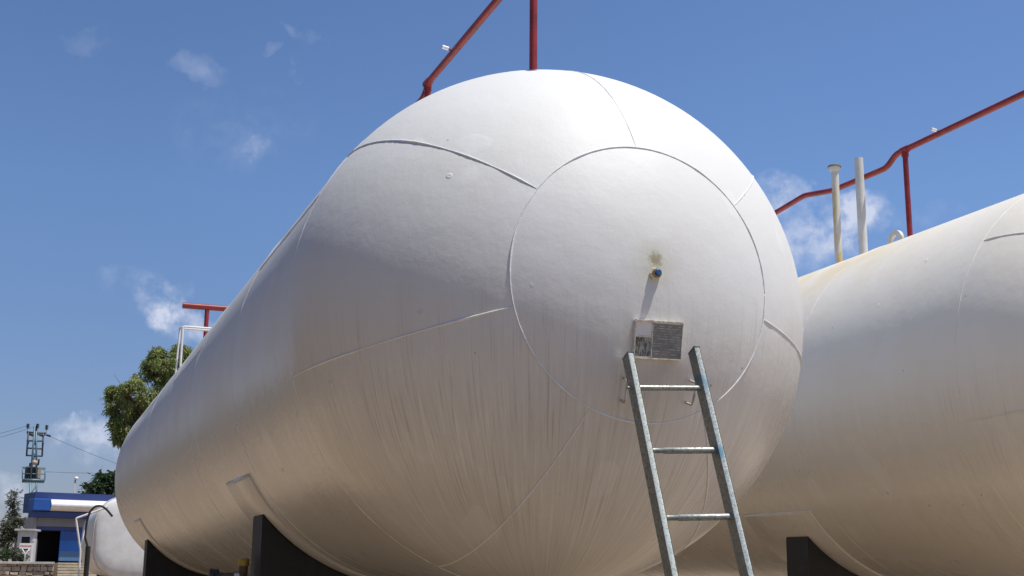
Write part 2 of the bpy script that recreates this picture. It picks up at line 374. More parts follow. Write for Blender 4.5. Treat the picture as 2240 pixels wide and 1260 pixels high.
# ------------------------------------------------------------------ ground
RT, LT, YB = 1.65, 15.268, .144      # tank radius, length between the tangent lines, offset of the second tank
XB = 5.0447
bm = bmesh.new(); n = 60
def gz(x, y): return 0
bmesh.ops.create_grid(bm, x_segments=40, y_segments=40, size=3000)
tag(link('ground', bm, M['ground'], smooth=False), kind='structure')
bm = bmesh.new(); box(bm, (8.9, 4, -.04), (14, 44, .088)); tag(link('added_bounce_slab', bm, M['pale_slab'], smooth=False), kind='structure')  # pale slab added to bounce light onto the right-hand tank
bm = bmesh.new(); box(bm, (-.2, 6, -.04), (3.99, 40, .088)); tag(link('added_dark_slab', bm, M['concrete'], smooth=False), kind='structure')  # dark slab added to cut bounce light on the tank's underside
bm = bmesh.new(); box(bm, (-5.6, 13, -.04), (6.79, 34, .090)); tag(link('added_bounce_strip', bm, M['pale'], smooth=False), kind='structure')  # pale strip added to bounce light onto the left flank
bm = bmesh.new(); box(bm, (-12.2, 4, -.042), (6.39, 52, .088)); tag(link('added_dark_strip', bm, M['dark_strip'], smooth=False), kind='structure')  # dark strip added to limit bounce light beyond the pale one

# ------------------------------------------------------------------ storage tanks
def sph(th, ph):                      # th from the pole of the near head, ph round the axis
    return Vector((math.sin(th) * math.cos(ph), -math.cos(th), math.sin(th) * math.sin(ph)))
def bead(path, r=.006, lift=.001, wob=.0012):
    bm = bmesh.new(); pts = []
    for i, (p, nn) in enumerate(path):
        w = noise.noise(p * 22) * wob
        pts.append(p + nn * (lift + w))
    n_ = len(pts); rr = [max(.45 * r, r * (0.85 + .75 * noise.noise(p * 5 + Vector((3, 1, 7))) + .28 * noise.noise(p * 55))) for p in pts]
    for e in range(min(4, n_ // 4)):
        rr[e] *= .3 + .17 * e; rr[-1 - e] *= .3 + .17 * e
    tube(bm, pts, rr, 7); return bm
def shell_mesh(near=True, far=True):
    bm = bmesh.new(); seg = 144; prof = []
    nh = 40
    for i in range(nh + 1): th = math.pi / 2 * i / nh; prof.append((RT * math.sin(th), -RT * math.cos(th)))
    for y in [LT * i / 24 for i in range(1, 24)]: prof.append((RT, y))
    for i in range(nh + 1): th = math.pi / 2 * (1 - i / nh); prof.append((RT * math.sin(th), LT + RT * math.cos(th)))
    rings = []
    for r, y in prof:
        if r < 1e-6: rings.append([bm.verts.new((0, y, 0))]); continue
        rings.append([bm.verts.new((r * math.cos(2 * math.pi * j / seg), y, r * math.sin(2 * math.pi * j / seg))) for j in range(seg)])
    for a, b in zip(rings, rings[1:]):
        for j in range(seg):
            if len(a) == 1: bm.faces.new((a[0], b[(j + 1) % seg], b[j]))
            elif len(b) == 1: bm.faces.new((a[j], a[(j + 1) % seg], b[0]))
            else: bm.faces.new((a[j], a[(j + 1) % seg], b[(j + 1) % seg], b[j]))
    bmesh.ops.recalc_face_normals(bm, faces=bm.faces[:])
    return bm
def wear_plate(y0, y1, a0=-150.4, a1=-29.6, t=.015):
    bm = bmesh.new(); n_ = 90; A = []
    for i in range(n_ + 1):
        a = R(a0 + (a1 - a0) * i / n_); A.append((math.cos(a), math.sin(a)))
    ins = -.01
    rows = []
    for (r, y) in ((RT + ins, y0), (RT + t * .7, y0), (RT + t, y0 + .006), (RT + t, y1 - .006), (RT + t * .7, y1), (RT + ins, y1)):
        rows.append([bm.verts.new((r * c, y, r * s)) for c, s in A])
    for a, b in zip(rows, rows[1:]):
        for i in range(n_): bm.faces.new((a[i], a[i + 1], b[i + 1], b[i]))
    for i in (0, n_): bm.faces.new([rw[i] for rw in rows])
    bmesh.ops.recalc_face_normals(bm, faces=bm.faces[:]); return bm
PHI0 = 40.3; TH_C = math.asin(.7635 / RT)
def girth(y, a0=0, a1=360, **kw):
    n_ = 300
    return bead([(Vector((RT * math.cos(R(a)), y, RT * math.sin(R(a)))), Vector((math.cos(R(a)), 0, math.sin(R(a))))) for a in [a0 + (a1 - a0) * i / n_ for i in range(n_ + 1)]], **kw)
def longit(y0, y1, a, **kw):
    n_ = 120; nn = Vector((math.cos(R(a)), 0, math.sin(R(a))))
    return bead([(nn * RT + Vector((0, y0 + (y1 - y0) * i / n_, 0)), nn) for i in range(n_ + 1)], **kw)
def build_tank(name, label, x, y, paint, hero):
    t = empty(name, (x, y, AX)); tag(t, label, 'storage tank', 'white horizontal pressure tanks side by side')
    link('shell', shell_mesh(), paint, t)
    W_ = M['weld'] if hero else paint
    # ring round the crown of the head
    n_ = 260; path = []
    for i in range(n_ + 1):
        ph = 2 * math.pi * i / n_; v = sph(TH_C, ph); path.append((v * RT, v))
    link('weld_seam', bead(path, r=.0052), W_, t)
    for k_ in range(7):
        ph = R(PHI0 + 360 / 7 * k_)
        strong = {2: 1.15, 1: .5, 4: .9}.get(k_, 1)
        path = []
        for i in range(121):
            th = TH_C + (math.pi / 2 - .01 - TH_C) * i / 120; v = sph(th, ph); path.append((v * RT, v))
        link('weld_seam', bead(path, r=.0052 * strong), W_, t)
    link('weld_seam', girth(0, r=.0042, lift=-.001), W_, t)
    for i, yy in enumerate((2.46, 4.92, 7.4, 9.85, 12.3, LT)):
        if abs(yy - 2.46) < .01: yy = 2.2
        link('weld_seam', girth(yy, r=.004, lift=-.001), W_, t)
    for (y0, y1, a) in ((0, 2.2, 153.5), (2.2, 4.92, 118), (4.92, 7.4, 160), (7.4, 9.85, 125), (9.85, 12.3, 155), (12.3, LT, 120), (0, 2.2, 35)) if hero else ((0, 2.2, 35), (2.2, 4.92, 70), (4.92, 7.4, 30)):
        link('weld_seam', longit(y0, y1, a, r=.006), W_, t)
    link('wear_plate', wear_plate(2.45, 3.62) if hero else wear_plate(2.47, 3.64, -144.6, -35.4), paint, t)
    link('wear_plate', wear_plate(LT - 3.05, LT - 1.88), paint, t)
    return t
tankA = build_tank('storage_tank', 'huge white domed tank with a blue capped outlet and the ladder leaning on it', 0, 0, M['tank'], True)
tankB = build_tank('storage_tank', 'second white horizontal tank behind on the right, yellow stained shoulder with two vent pipes', XB, YB, M['tank_b'], False)

# outlet nozzle in the middle of the near head
noz = bmesh.new(); lathe(noz, [(.030, -RT + .012), (.030, -RT - .010), (.0275, -RT - .014)], 24, 'Y', (-.018, .013, .004)); o_n = link('outlet_nozzle', noz, M['brass'], tankA, angle=40)
b2 = bmesh.new(); lathe(b2, [(.0315, -RT - .012), (.0335, -RT - .016), (.0335, -RT - .030), (.0305, -RT - .036)], 6, 'Y', (-.018, .013, .004)); link('nut', b2, M['cream'], o_n, smooth=False)
b2 = bmesh.new(); lathe(b2, [(.025, -RT - .032), (.025, -RT - .049), (.022, -RT - .053)], 22, 'Y', (-.018, .013, .004)); link('collar', b2, M['brass'], o_n, angle=40)
b2 = bmesh.new(); lathe(b2, [(.0185, -RT - .050), (.0185, -RT - .060), (.014, -RT - .064)], 22, 'Y', (-.018, .013, .004)); link('cap', b2, M['blue_cap'], o_n, angle=40)

# data plate: tangent frame on the sphere
def tang(px_, pz_):                   # frame on the head above (x, z): origin, right, up, out
    nn = Vector((px_, -math.sqrt(RT * RT - px_ * px_ - pz_ * pz_), pz_)).normalized()
    rt = Vector((0, 0, 1)).cross(nn).normalized(); rt = -rt if rt.x < 0 else rt
    up = nn.cross(rt); up = -up if up.z < 0 else up
    return nn * RT, rt, up, nn
O, rt, up, nn = tang(.008, -.342)
rt = (rt * math.cos(R(.9)) + up * math.sin(R(.9))).normalized(); up = (up - rt * up.dot(rt)).normalized()
RM = Matrix((rt, nn * -1, up)).transposed()      # local x right, y into the tank, z up
def pl(bm, cx, cz, w, h, d0, d1, bev=.0, rand=0):    # box lying on the head, d0..d1 above the surface
    box(bm, O + rt * cx + up * cz + nn * ((d0 + d1) / 2), (w, d1 - d0, h), RM, bev, rand=rand)
dp = empty('data_plate'); dp.parent = tankA
bm = bmesh.new(); pl(bm, 0, 0, .276, .196, -.02, .016, .001); link('backing_plate', bm, M['white'], dp, smooth=False)
bm = bmesh.new()
for i in range(14):                                    # uneven weld along the upper edge
    pl(bm, -.135 + .27 * (i + .5) / 14, .099 + random.uniform(-.001, .001), .0205, .0085 + random.uniform(0, .003), -.005, .026 + random.uniform(0, .003), .002)
pl(bm, 0, -.0985, .278, .006, -.005, .022, .001); pl(bm, .1375, 0, .006, .192, -.005, .021, .001); pl(bm, -.1375, 0, .005, .192, -.01, .022, .001)
pl(bm, -.038, 0, .005, .190, .014, .021, .001); pl(bm, -.088, .018, .096, .0045, .014, .0205, .001)
link('frame', bm, M['frame'], dp, smooth=False)
bm = bmesh.new(); pl(bm, .050, -.003, .166, .180, .0162, .0185); link('name_plate', bm, M['plate'], dp, smooth=False)
bm = bmesh.new(); pl(bm, -.088, -.038, .090, .098, .0162, .0185); link('name_plate', bm, M['plate2'], dp, smooth=False)
# ladder brackets (bent bar handles on the head)
for px_, pz_, w_, h_ in ((-.168, -.600, .035, .12), (.222, -.590, .035, .12)):
    o_, r_, u_, n_v = tang(px_, pz_)
    p = [o_ + u_ * h_ / 2 - n_v * .01, o_ + u_ * h_ / 2 + n_v * .06 , o_ - u_ * h_ / 2 + n_v * .06, o_ - u_ * h_ / 2 - n_v * .01]
    bm = bmesh.new()
    p = [q + r_ * .014 for q in p]
    tube(bm, bend(p, .02, 5), .0065, 8); link('ladder_bracket', bm, M['bracket'], tankA, angle=50)

# lifting lug + vents + manway on tank B (local coordinates: x, y from its tangent line, z from its axis)
def local(P): return Vector(P) - Vector((XB, YB, AX))
bm = bmesh.new(); ns = 22; ro, ri, hh = .115, .062, .12
prof_o = [(-ro, -.06)] + [(-ro * math.cos(math.pi * i / ns), hh + ro * math.sin(math.pi * i / ns)) for i in range(ns + 1)] + [(ro, -.06)]
prof_i = [(-ri, -.06)] + [(-ri * math.cos(math.pi * i / ns), hh + ri * math.sin(math.pi * i / ns)) for i in range(ns + 1)] + [(ri, -.06)]
lug = []
for s_ in (-.018, .018):
    lug.append(([bm.verts.new((s_, y_, z_)) for y_, z_ in prof_o], [bm.verts.new((s_, y_, z_)) for y_, z_ in prof_i]))
for i in range(len(prof_o) - 1):
    (a, b), (c_, d_) = lug
    bm.faces.new((a[i], a[i + 1], b[i + 1], b[i])); bm.faces.new((c_[i], d_[i], d_[i + 1], c_[i + 1]))
    bm.faces.new((a[i], c_[i], c_[i + 1], a[i + 1])); bm.faces.new((b[i], b[i + 1], d_[i + 1], d_[i]))
bmesh.ops.recalc_face_normals(bm, faces=bm.faces[:])
lg = link('lifting_lug', bm, M['vent_w'], tankB, loc=(-.03, 2.72, RT), angle=40)
bm = bmesh.new(); tube(bm, [(0, 0, -.1), (0, 0, .50), (.004, 0, 1.14)], .040, 20)
v1 = link('vent_pipe', bm, M['vent_y'], tankB, loc=(-.14, 3.55, RT), angle=50); v1['label'] = 'yellowed vent pipe with a flange on top'
bm = bmesh.new(); lathe(bm, [(.044, 1.09), (.060, 1.12), (.062, 1.135), (.066, 1.14)], 24); link('collar', bm, M['vent_w'], v1, angle=40)
bm = bmesh.new(); lathe(bm, [(.070, 1.136), (.072, 1.139), (.072, 1.156), (.066, 1.16)], 24); link('flange', bm, M['flange'], v1, angle=40)
bm = bmesh.new(); tube(bm, [(0, 0, -.1), (0, 0, 1.12)], .046, 20)
v2 = link('vent_pipe', bm, M['vent_w'], tankB, loc=(-.12, 3.14, RT), angle=50); v2['label'] = 'plain white open vent pipe'
bm = bmesh.new(); lathe(bm, [(.19, -.12), (.19, .10)], 36); mw = link('manway', bm, M['tank_b'], tankB, loc=(.05, .62, RT), angle=40)
bm = bmesh.new(); lathe(bm, [(.245, .10), (.25, .105), (.25, .14), (.24, .145)], 36); link('flange', bm, M['brown'], mw, angle=40)
# matching fittings on tank A stay hidden behind the top of the shell and are left out

# ------------------------------------------------------------------ black saddles
def saddle(x, y0, d, label, top=-1.075, hw=1.255):
    bm = bmesh.new(); zt = top; n_ = 40; rs = RT + .028
    pr = [(-hw, -AX + .004), (-hw, zt)]
    a0 = math.atan2(-math.sqrt(max(rs * rs - hw * hw, 0)), -hw)
    a0 = -math.pi + math.acos(min(1, hw / rs)); a1 = -math.acos(min(1, hw / rs))
    zs = rs * math.sin(a0)
    pr[1] = (-hw, zs)
    for i in range(1, n_):
        a = a0 + (a1 - a0) * i / n_; pr.append((rs * math.cos(a), rs * math.sin(a)))
    pr += [(hw, zs), (hw, -AX + .004)]
    F = [bm.verts.new((px_, 0, pz_)) for px_, pz_ in pr]; B = [bm.verts.new((px_, d, pz_)) for px_, pz_ in pr]
    # triangulated front and back between the arc and the foot
    nn_ = len(pr)
    for V, fl in ((F, 0), (B, 1)):
        foot = [bm.verts.new((px_, 0 if not fl else d, -AX + .004)) for px_, _ in pr[2:-2]]
        arc = V[1:-1]; ft = [V[0]] + foot + [V[-1]]
        for i in range(len(arc) - 1):
            q = (arc[i], arc[i + 1], ft[i + 1], ft[i]) if not fl else (arc[i], ft[i], ft[i + 1], arc[i + 1])
            bm.faces.new(q)
    for i in range(1, nn_ - 2): bm.faces.new((F[i], B[i], B[i + 1], F[i + 1]))
    bm.faces.new((F[0], B[0], B[1], F[1])); bm.faces.new((F[-1], F[-2], B[-2], B[-1]))
    bmesh.ops.recalc_face_normals(bm, faces=bm.faces[:])
    t = empty('tank_saddle', (x, y0, AX)); tag(t, label, 'tank support', 'black tank saddles')
    link('plinth', bm, M['saddle'], t, smooth=False)
    b = bmesh.new(); rows = []
    for (r_, yy) in ((RT + .014, .015), (RT + .014, d - .015), (RT + .026, d - .012), (RT + .026, .012), (RT + .014, .015)):
        rows.append([b.verts.new((r_ * math.cos(a0 + (a1 - a0) * i / 60), yy, r_ * math.sin(a0 + (a1 - a0) * i / 60))) for i in range(61)])
    for p_, q_ in zip(rows, rows[1:]):
        for i in range(60): b.faces.new((p_[i], p_[i + 1], q_[i + 1], q_[i]))
    bmesh.ops.recalc_face_normals(b, faces=b.faces[:])
    link('bearing_pad', b, M['rustblk'], t)
    return t
saddle(0, 2.81, .44, 'black saddle under the near part of the big left tank')
saddle(0, 12.86, .44, 'black saddle under the far end of the big left tank')
saddle(XB, 2.92, .37, 'black saddle under the right-hand tank, cut by the bottom edge', hw=1.18)
saddle(XB, 12.96, .40, 'black saddle under the far end of the right-hand tank')

# ------------------------------------------------------------------ red spray pipes on top
PZ = 2.69
def spray_pipe(x, y, label, posts):
    t = empty('spray_pipe', (x, y, AX)); tag(t, label, 'pipe', 'red water spray pipes above the tanks')
    run = [(0, -1.0, PZ), (0, 2.67, PZ), (0, 2.84, PZ - .10), (0, 3.8, PZ - .075), (0, 4.35, PZ + .02), (0, 5.0, PZ - .025), (0, 13.4, PZ - .03)]
    bm = bmesh.new(); tube(bm, bend(run, .07, 5), .0305, 16); link('pipe', bm, M['red'], t, angle=60)
    for py_ in posts:
        bm = bmesh.new(); tube(bm, [(0, py_, RT - .05), (0, py_, PZ - .015)], .0275, 16); ps = link('post', bm, M['red'], t, angle=60)
        bm = bmesh.new(); tube(bm, [(0, py_, PZ - .075), (0, py_, PZ - .028)], .036, 14); tube(bm, [(0, py_ - .05, PZ), (0, py_ + .05, PZ)], .0365, 14)
        link('tee_fitting', bm, M['red'], ps, angle=60)
    for py_, sx in ((1.98, -1), (.4, 1), (-.6, -1), (5.5, -1), (7.5, 1), (9.5, -1)):
        bm = bmesh.new(); tube(bm, [(sx * .02, py_, PZ + .005), (sx * .052, py_, PZ + .02)], .010, 8, mi=1); tube(bm, [(sx * .050, py_, PZ + .019), (sx * .105, py_, PZ + .028)], .0165, 12, mi=0)
        link('spray_nozzle', bm, [M['lamp'], M['red']], t, angle=50)
    return t
spray_pipe(0, 0, 'red spray pipe on posts running along the top of the big left tank', (.17, 2.73, 6.2, 9.2, 12.6))
spray_pipe(XB, YB, 'red spray pipe with a kink running above the right-hand tank', (-.2, 2.53, 6.2, 9.2, 12.6))
# red cross pipe at the far left shoulder
t = empty('cross_pipe', (0, 10.0, AX)); tag(t, 'short red pipe on a post above the far shoulder of the left tank', 'pipe')
bm = bmesh.new(); tube(bm, [(-1.255, 0, 1.965), (.9, 0, 1.965)], .042, 16); link('pipe', bm, M['red'], t, angle=60)
for px_ in (-.925, -.66, .75):
    bm = bmesh.new(); tube(bm, [(px_, 0, math.sqrt(RT ** 2 - px_ ** 2) - .04), (px_, 0, 1.955)], .030, 14); link('post', bm, M['red'], t, angle=60)
# white access handrail
t = empty('handrail', (0, 9.0, AX)); tag(t, 'thin white tubular handrail hoop on the far shoulder of the left tank', 'handrail')
for k_, (dy, xx) in enumerate(((0, -1.335), (.14, -1.375))):
    zz = math.sqrt(RT ** 2 - xx ** 2) - .03
    bm = bmesh.new(); tube(bm, bend([(xx, dy, zz), (xx + .02 if k_ else xx, dy, 1.49), (-.75, dy, 1.49), (-.75, dy, 1.44)], .03, 4), .0155 if not k_ else .013, 10); link('hoop', bm, M['white'], t, angle=60)
bm = bmesh.new(); tube(bm, [(-1.335, 0, 1.485), (-1.36, .14, 1.485)], .012, 8); link('brace', bm, M['white'], t)

# ------------------------------------------------------------------ ladder leaning on the head
LP0 = Vector((-.009, -1.769, -.616 + AX)); th_, ps_, LW, LG, la = R(25), -.159, .367, .364, -.074
dn = Vector((math.sin(la) * math.sin(th_), -math.cos(la) * math.sin(th_), -math.cos(th_)))
sd = Vector((math.cos(ps_), math.sin(ps_), 0)); sd = (sd - dn * sd.dot(dn)).normalized()
ou = sd.cross(dn).normalized()
if ou.y > 0: ou = -ou
LM = Matrix((sd, ou, -dn)).transposed()
reach = LP0.z / -dn.z - .02
t = empty('ladder', LP0 + dn * reach); tag(t, 'worn galvanised steel ladder leaning on the domed tank end below the data plate', 'ladder')
iv = Matrix.Translation(-(LP0 + dn * reach))
for s_, top_, mt in ((-1, .195, 'galv'), (1, .235, 'galv_b')):
    ln = reach + top_; mid = LP0 + dn * ((reach - top_) / 2) + sd * (s_ * LW / 2)
    bm = bmesh.new(); box(bm, mid, (.030, .066, ln), Matrix.Rotation(R(-8), 3, dn) @ LM, .004)
    # slight dents in the long section
    bmesh.ops.transform(bm, matrix=iv, verts=bm.verts[:])
    link('rail', bm, M[mt], t, angle=40)
k_ = 0
while k_ * LG < reach - .15:
    c_ = LP0 + dn * (k_ * LG); bm = bmesh.new()
    tube(bm, [c_ - sd * (LW / 2 - .0), c_ - sd * (LW / 2 * .52), c_ - sd * (LW / 2 * .50), c_ + sd * (LW / 2 - .02), c_ + sd * (LW / 2)], [.0135, .0135, .0165, .0165, .0145] if k_ else .014, 14)
    if k_ == 0: tube(bm, [c_ - sd * (LW / 2 + .035), c_ + sd * (LW / 2 + .03)], .008, 10)
    bmesh.ops.transform(bm, matrix=iv, verts=bm.verts[:])
    link('rung', bm, M['galv'], t, angle=50); k_ += 1

# ------------------------------------------------------------------ valve pipework beside the near saddle
t = empty('valve_pipe', (-1.335, 3.12, 0)); tag(t, 'brown standpipe with a yellow cap beside the near black saddle', 'valve')
bm = bmesh.new(); tube(bm, [(0, 0, .004), (0, 0, 1.59)], .036, 16); link('pipe', bm, M['brown'], t, angle=50)
bm = bmesh.new(); lathe(bm, [(.030, 1.575), (.043, 1.58), (.045, 1.60), (.044, 1.628), (.034, 1.638)], 20); link('cap', bm, M['yellow'], t, angle=40)
t = empty('drain_pipe', (-1.56, 3.05, 0)); tag(t, 'dark flanged drain pipe end left of the near saddle', 'pipe')
bm = bmesh.new(); tube(bm, [(0, 0, .004), (0, 0, 1.46), (.03, 0, 1.50), (.20, 0, 1.50)], .026, 14); link('pipe', bm, M['brown'], t, angle=50)
bm = bmesh.new(); tube(bm, [(-.055, 0, 1.5), (-.02, 0, 1.5)], .055, 16); tube(bm, [(-.012, 0, 1.5), (.02, 0, 1.5)], .055, 16); link('flange', bm, M['hose'], t, angle=50)
bm = bmesh.new(); tube(bm, [(.14, 0, 1.49), (.18, 0, 1.49)], .035, 12); link('coupling', bm, M['lamp'], t, angle=50)

# ------------------------------------------------------------------ small far tank and its filling gear
SY = 24.0; sc = at(300, 1175, SY); SR = .97
t = empty('small_tank', (sc.x, SY, sc.z)); tag(t, 'small squarish white tank far off, showing behind the left end of the big tank', 'storage tank')
bm = bmesh.new(); seg = 72
def sq(a, r, e=.66):
    c_, s_ = math.cos(a), math.sin(a); return (r * math.copysign(abs(c_) ** e, c_), r * math.copysign(abs(s_) ** e, s_))
prof = [(0, -.10), (.35, -.098), (.62, -.09), (.80, -.07), (.90, -.04), (.955, 0.0), (.97, .05), (.97, 6.6), (.93, 6.85), (.80, 7.0), (.4, 7.1), (0, 7.13)]
rings = []
for r_, y_ in prof:
    if r_ == 0: rings.append([bm.verts.new((0, y_, 0))]); continue
    rings.append([bm.verts.new((sq(2 * math.pi * j / seg, r_)[0], y_, sq(2 * math.pi * j / seg, r_)[1] * .97)) for j in range(seg)])
for a, b in zip(rings, rings[1:]):
    for j in range(seg):
        if len(a) == 1: bm.faces.new((a[0], b[(j + 1) % seg], b[j]))
        elif len(b) == 1: bm.faces.new((a[j], a[(j + 1) % seg], b[0]))
        else: bm.faces.new((a[j], a[(j + 1) % seg], b[(j + 1) % seg], b[j]))
bmesh.ops.recalc_face_normals(bm, faces=bm.faces[:])
link('shell', bm, M['white'], t, angle=50)
bm = bmesh.new(); path = [Vector((sq(2 * math.pi * j / 90, .972)[0], .03, sq(2 * math.pi * j / 90, .972)[1] * .97)) for j in range(91)]
tube(bm, path, .016, 8, cap=False); link('rim', bm, M['frame'], t)
for yy in (1.2, 5.4):
    bm = bmesh.new(); box(bm, (0, yy, -(sc.z + .94) / 2 + .0), (1.1, .3, sc.z - .94 + .1), bev=.01); bm_o = link('leg_frame', bm, M['saddle'], t, smooth=False)
# black gooseneck hose on a post
g0 = at(188, 1258, 22.0); t = empty('hose_post', (g0.x, 22, 0)); tag(t, 'black post with a curved hose in front of the small far tank', 'hose')
pts = [at(186, 1175, 22), at(190, 1140, 22), at(197, 1118, 22), at(209, 1107, 22), at(222, 1106, 22), at(234, 1115, 22), at(246, 1130, 22)]
pts = [p_ - Vector((g0.x, 22, 0)) for p_ in pts]
bm = bmesh.new(); tube(bm, [(0, 0, 0), (0, 0, at(187, 1195, 22).z)], .055, 12); link('post', bm, M['hose'], t, angle=50)
bm = bmesh.new(); tube(bm, [(0, 0, at(187, 1200, 22).z), (pts[0].x, 0, pts[0].z)] + bend(pts, .2, 4)[1:], .024, 10); link('hose', bm, M['hose'], t, angle=60)
# thin white bracket frame
p_ = [at(236, 1109, 22.4), at(166, 1134, 22.4), at(176, 1205, 22.4)]; b0 = Vector((p_[2].x, 22.4, 0))
t = empty('pipe_frame', b0); tag(t, 'thin white bent pipe frame beside the black hose post', 'frame')
bm = bmesh.new(); tube(bm, bend([q - b0 for q in p_] + [Vector((.02, 0, 0))], .04, 3), .022, 8); link('bent_pipe', bm, M['white'], t, angle=60)
bm = bmesh.new(); tube(bm, [at(186, 1160, 22.4) - b0, at(177, 1196, 22.4) - b0], .014, 8); link('strut', bm, M['white'], t)

# ------------------------------------------------------------------ unseen dark block added on the left for the tank paint to reflect
t = empty('added_dark_block', (-15, 6, 0)); tag(t, 'long dark brown ribbed block added out of view on the left for the tank paint to reflect', 'building')
bm = bmesh.new(); box(bm, (-5, 0, 4.5), (10, 58, 9.0)); link('wall', bm, M['block_brown'], t, smooth=False)
bm = bmesh.new()
for i in range(116): box(bm, (.03, -28.75 + i * .5, 4.5), (.08, .24, 8.9))
link('cladding', bm, M['block_brown'], t, smooth=False)
bm = bmesh.new(); box(bm, (-4.8, 0, 9.1), (10.6, 58.6, .18)); link('roof', bm, M['shutter'], t, smooth=False)

# ------------------------------------------------------------------ terrace, retaining wall, steps
WY = 55.0; zt = at(40, 1229, WY).z; TZ = zt
bm = bmesh.new(); box(bm, (0, WY + 400.3, TZ / 2 - 1), (1600, 800, TZ + 2 - .05)); tag(link('terrace_ground', bm, M['ground'], smooth=False), kind='structure')
xr = at(118, 1240, WY).x
t = empty('retaining_wall', (xr - 7.5, WY - .2, 0)); tag(t, 'rough tan stone retaining wall with pale coping at lower left', 'wall')
bm = bmesh.new(); box(bm, (-16.25, 0.10, zt / 2 - .05), (47.5, .36, zt - .12)); link('core', bm, M['mortar'], t, smooth=False)
bm = bmesh.new(); z_ = 0
while z_ < zt - .16:
    h_ = random.uniform(.17, .24); h_ = min(h_, zt - .08 - z_); x_ = -9.0 + random.uniform(0, .3)
    while x_ < 7.4:
        w_ = random.uniform(.22, .5); w_ = min(w_, 7.5 - x_)
        if w_ > .06: box(bm, (x_ + w_ / 2, -.13, z_ + h_ / 2), (w_ - .025, .14 + random.uniform(-.05, .05), h_ - .025), rand=.022, bev=.012)
        x_ += w_
    z_ += h_
link('stones', bm, M['stone'], t, smooth=False)
bm = bmesh.new(); box(bm, (-16.25, 0, zt - .04), (47.5, .62, .10), bev=.01); link('coping', bm, M['coping'], t, smooth=False)
t = empty('steps', (xr, WY, 0)); tag(t, 'flight of tan concrete steps at the end of the stone wall', 'steps')
ns = 14
for i in range(ns):
    h_ = (zt - .02) * (i + 1) / ns
    bm = bmesh.new(); box(bm, (1.6, -3.3 + i * .235, h_ / 2), (2.9, .232, h_), bev=.008)
    box(bm, (1.6, -3.3 + i * .235 - .012, h_ - .03), (2.94, .26, .05), bev=.006)
    link('step', bm, M['step'], t, smooth=False)
bm = bmesh.new(); box(bm, (.02, -1.2, zt / 2 - .35), (.14, 2.0, zt - .7), bev=.01); link('cheek_wall', bm, M['coping'], t, smooth=False)

# ------------------------------------------------------------------ blue shop building
BY = 62.0
A = at(68, 1226, BY); bz = TZ
Bq = at(222, 1232, BY + .8)
ux = Vector((Bq.x - A.x, Bq.y - A.y, 0)); ang = math.atan2(ux.y, ux.x)
t = empty('shop_building', (A.x, A.y, bz - .03), ang); tag(t, 'low blue shop with white rounded sign band, grey shutter and open dark doorway', 'building')
px2m = (BY - CL.y) / math.cos(R(20)) / FPX / .94
px2m = 1.0 / (FPX / ((A - CL).dot(FWD)))
H = lambda py: (1241.5 - py) * px2m + EYE - bz + .03       # height above the building's base for its left corner
Wd = ux.length * 1.75
def bx(name, x0, x1, y0, y1, z0, z1, mat, par=None, bev=0.0):
    bm = bmesh.new(); box(bm, ((x0 + x1) / 2, (y0 + y1) / 2, (z0 + z1) / 2), (x1 - x0, y1 - y0, z1 - z0), bev=bev)
    return link(name, bm, M[mat], par or t, smooth=False)
fx = lambda px: (px - 68) / (222 - 68) * ux.length        # along the front, from photo columns
dh = H(1226)
bx('wall', 0, fx(73.5), 0, 1.99, 0, H(1133), 'grey'); bx('wall', fx(73.5), Wd, 1.6, 2.0, 0, H(1133), 'interior')
bx('wall', fx(173), Wd, .05, 1.59, 0, H(1160), 'blue')
bx('ceiling', fx(73.5) + .003, Wd - .01, .2, 1.59, H(1162), H(1160) - .0, 'interior')
sb = bx('shutter_box', fx(73.5) + .003, Wd - .02, -.05, .18, H(1152), H(1134), 'shutter')
for i in range(5): bx('slat', fx(73.5) + .02, Wd - .04, -.062, -.052, H(1151.5) + i * .085, H(1151.5) + i * .085 + .06, 'shutter', sb)
bx('lintel', fx(73.5) + .003, Wd - .01, -.02, .15, H(1160.5), H(1152) - .003, 'navy')
dr = bx('door', fx(127), fx(173), .06, .12, H(1227), H(1161), 'blue_hi')
bx('panel', fx(127.5), fx(172.5), .045, .062, H(1182), H(1162), 'blue', dr)
bx('panel', fx(127.5), fx(172.5), .045, .062, H(1226), H(1205), 'blue_pale', dr)
bx('door_frame', fx(73.5) + .003, fx(75.5), .0, .12, 0, H(1161), 'grey')
bx('door_leaf', fx(80), fx(82), .3, 1.2, 0.03, H(1180), 'shutter')
bx('fascia', -.25, Wd, -.45, .3, H(1133.5), H(1121), 'navy')
bx('roof', -.1, Wd, -.15, 2.2, H(1121) + .003, H(1078), 'navy')
cn = bx('canopy', -.30, fx(93), -.70, .3, H(1119.5), H(1093), 'blue', bev=.05)
bm = bmesh.new(); zc, zr = (H(1120) + H(1093)) / 2, (H(1093) - H(1120)) / 2
prof = [(-.16 - math.cos(R(a)) * .62, zc + math.sin(R(a)) * zr) for a in range(-90, 91, 12)] 
L_, R_ = fx(93) + .003, Wd
va = [bm.verts.new((L_, y_, z_)) for y_, z_ in prof + [(-.16, zc + zr), (-.155, zc - zr)][:0]]; vb = [bm.verts.new((R_, v.co.y, v.co.z)) for v in va]
for i in range(len(va) - 1): bm.faces.new((va[i], vb[i], vb[i + 1], va[i + 1]))
bm.faces.new((va[-1], vb[-1], vb[0], va[0])); bm.faces.new(va); bm.faces.new(list(reversed(vb)))
bmesh.ops.recalc_face_normals(bm, faces=bm.faces[:])
link('sign_band', bm, M['white'], t, angle=40)

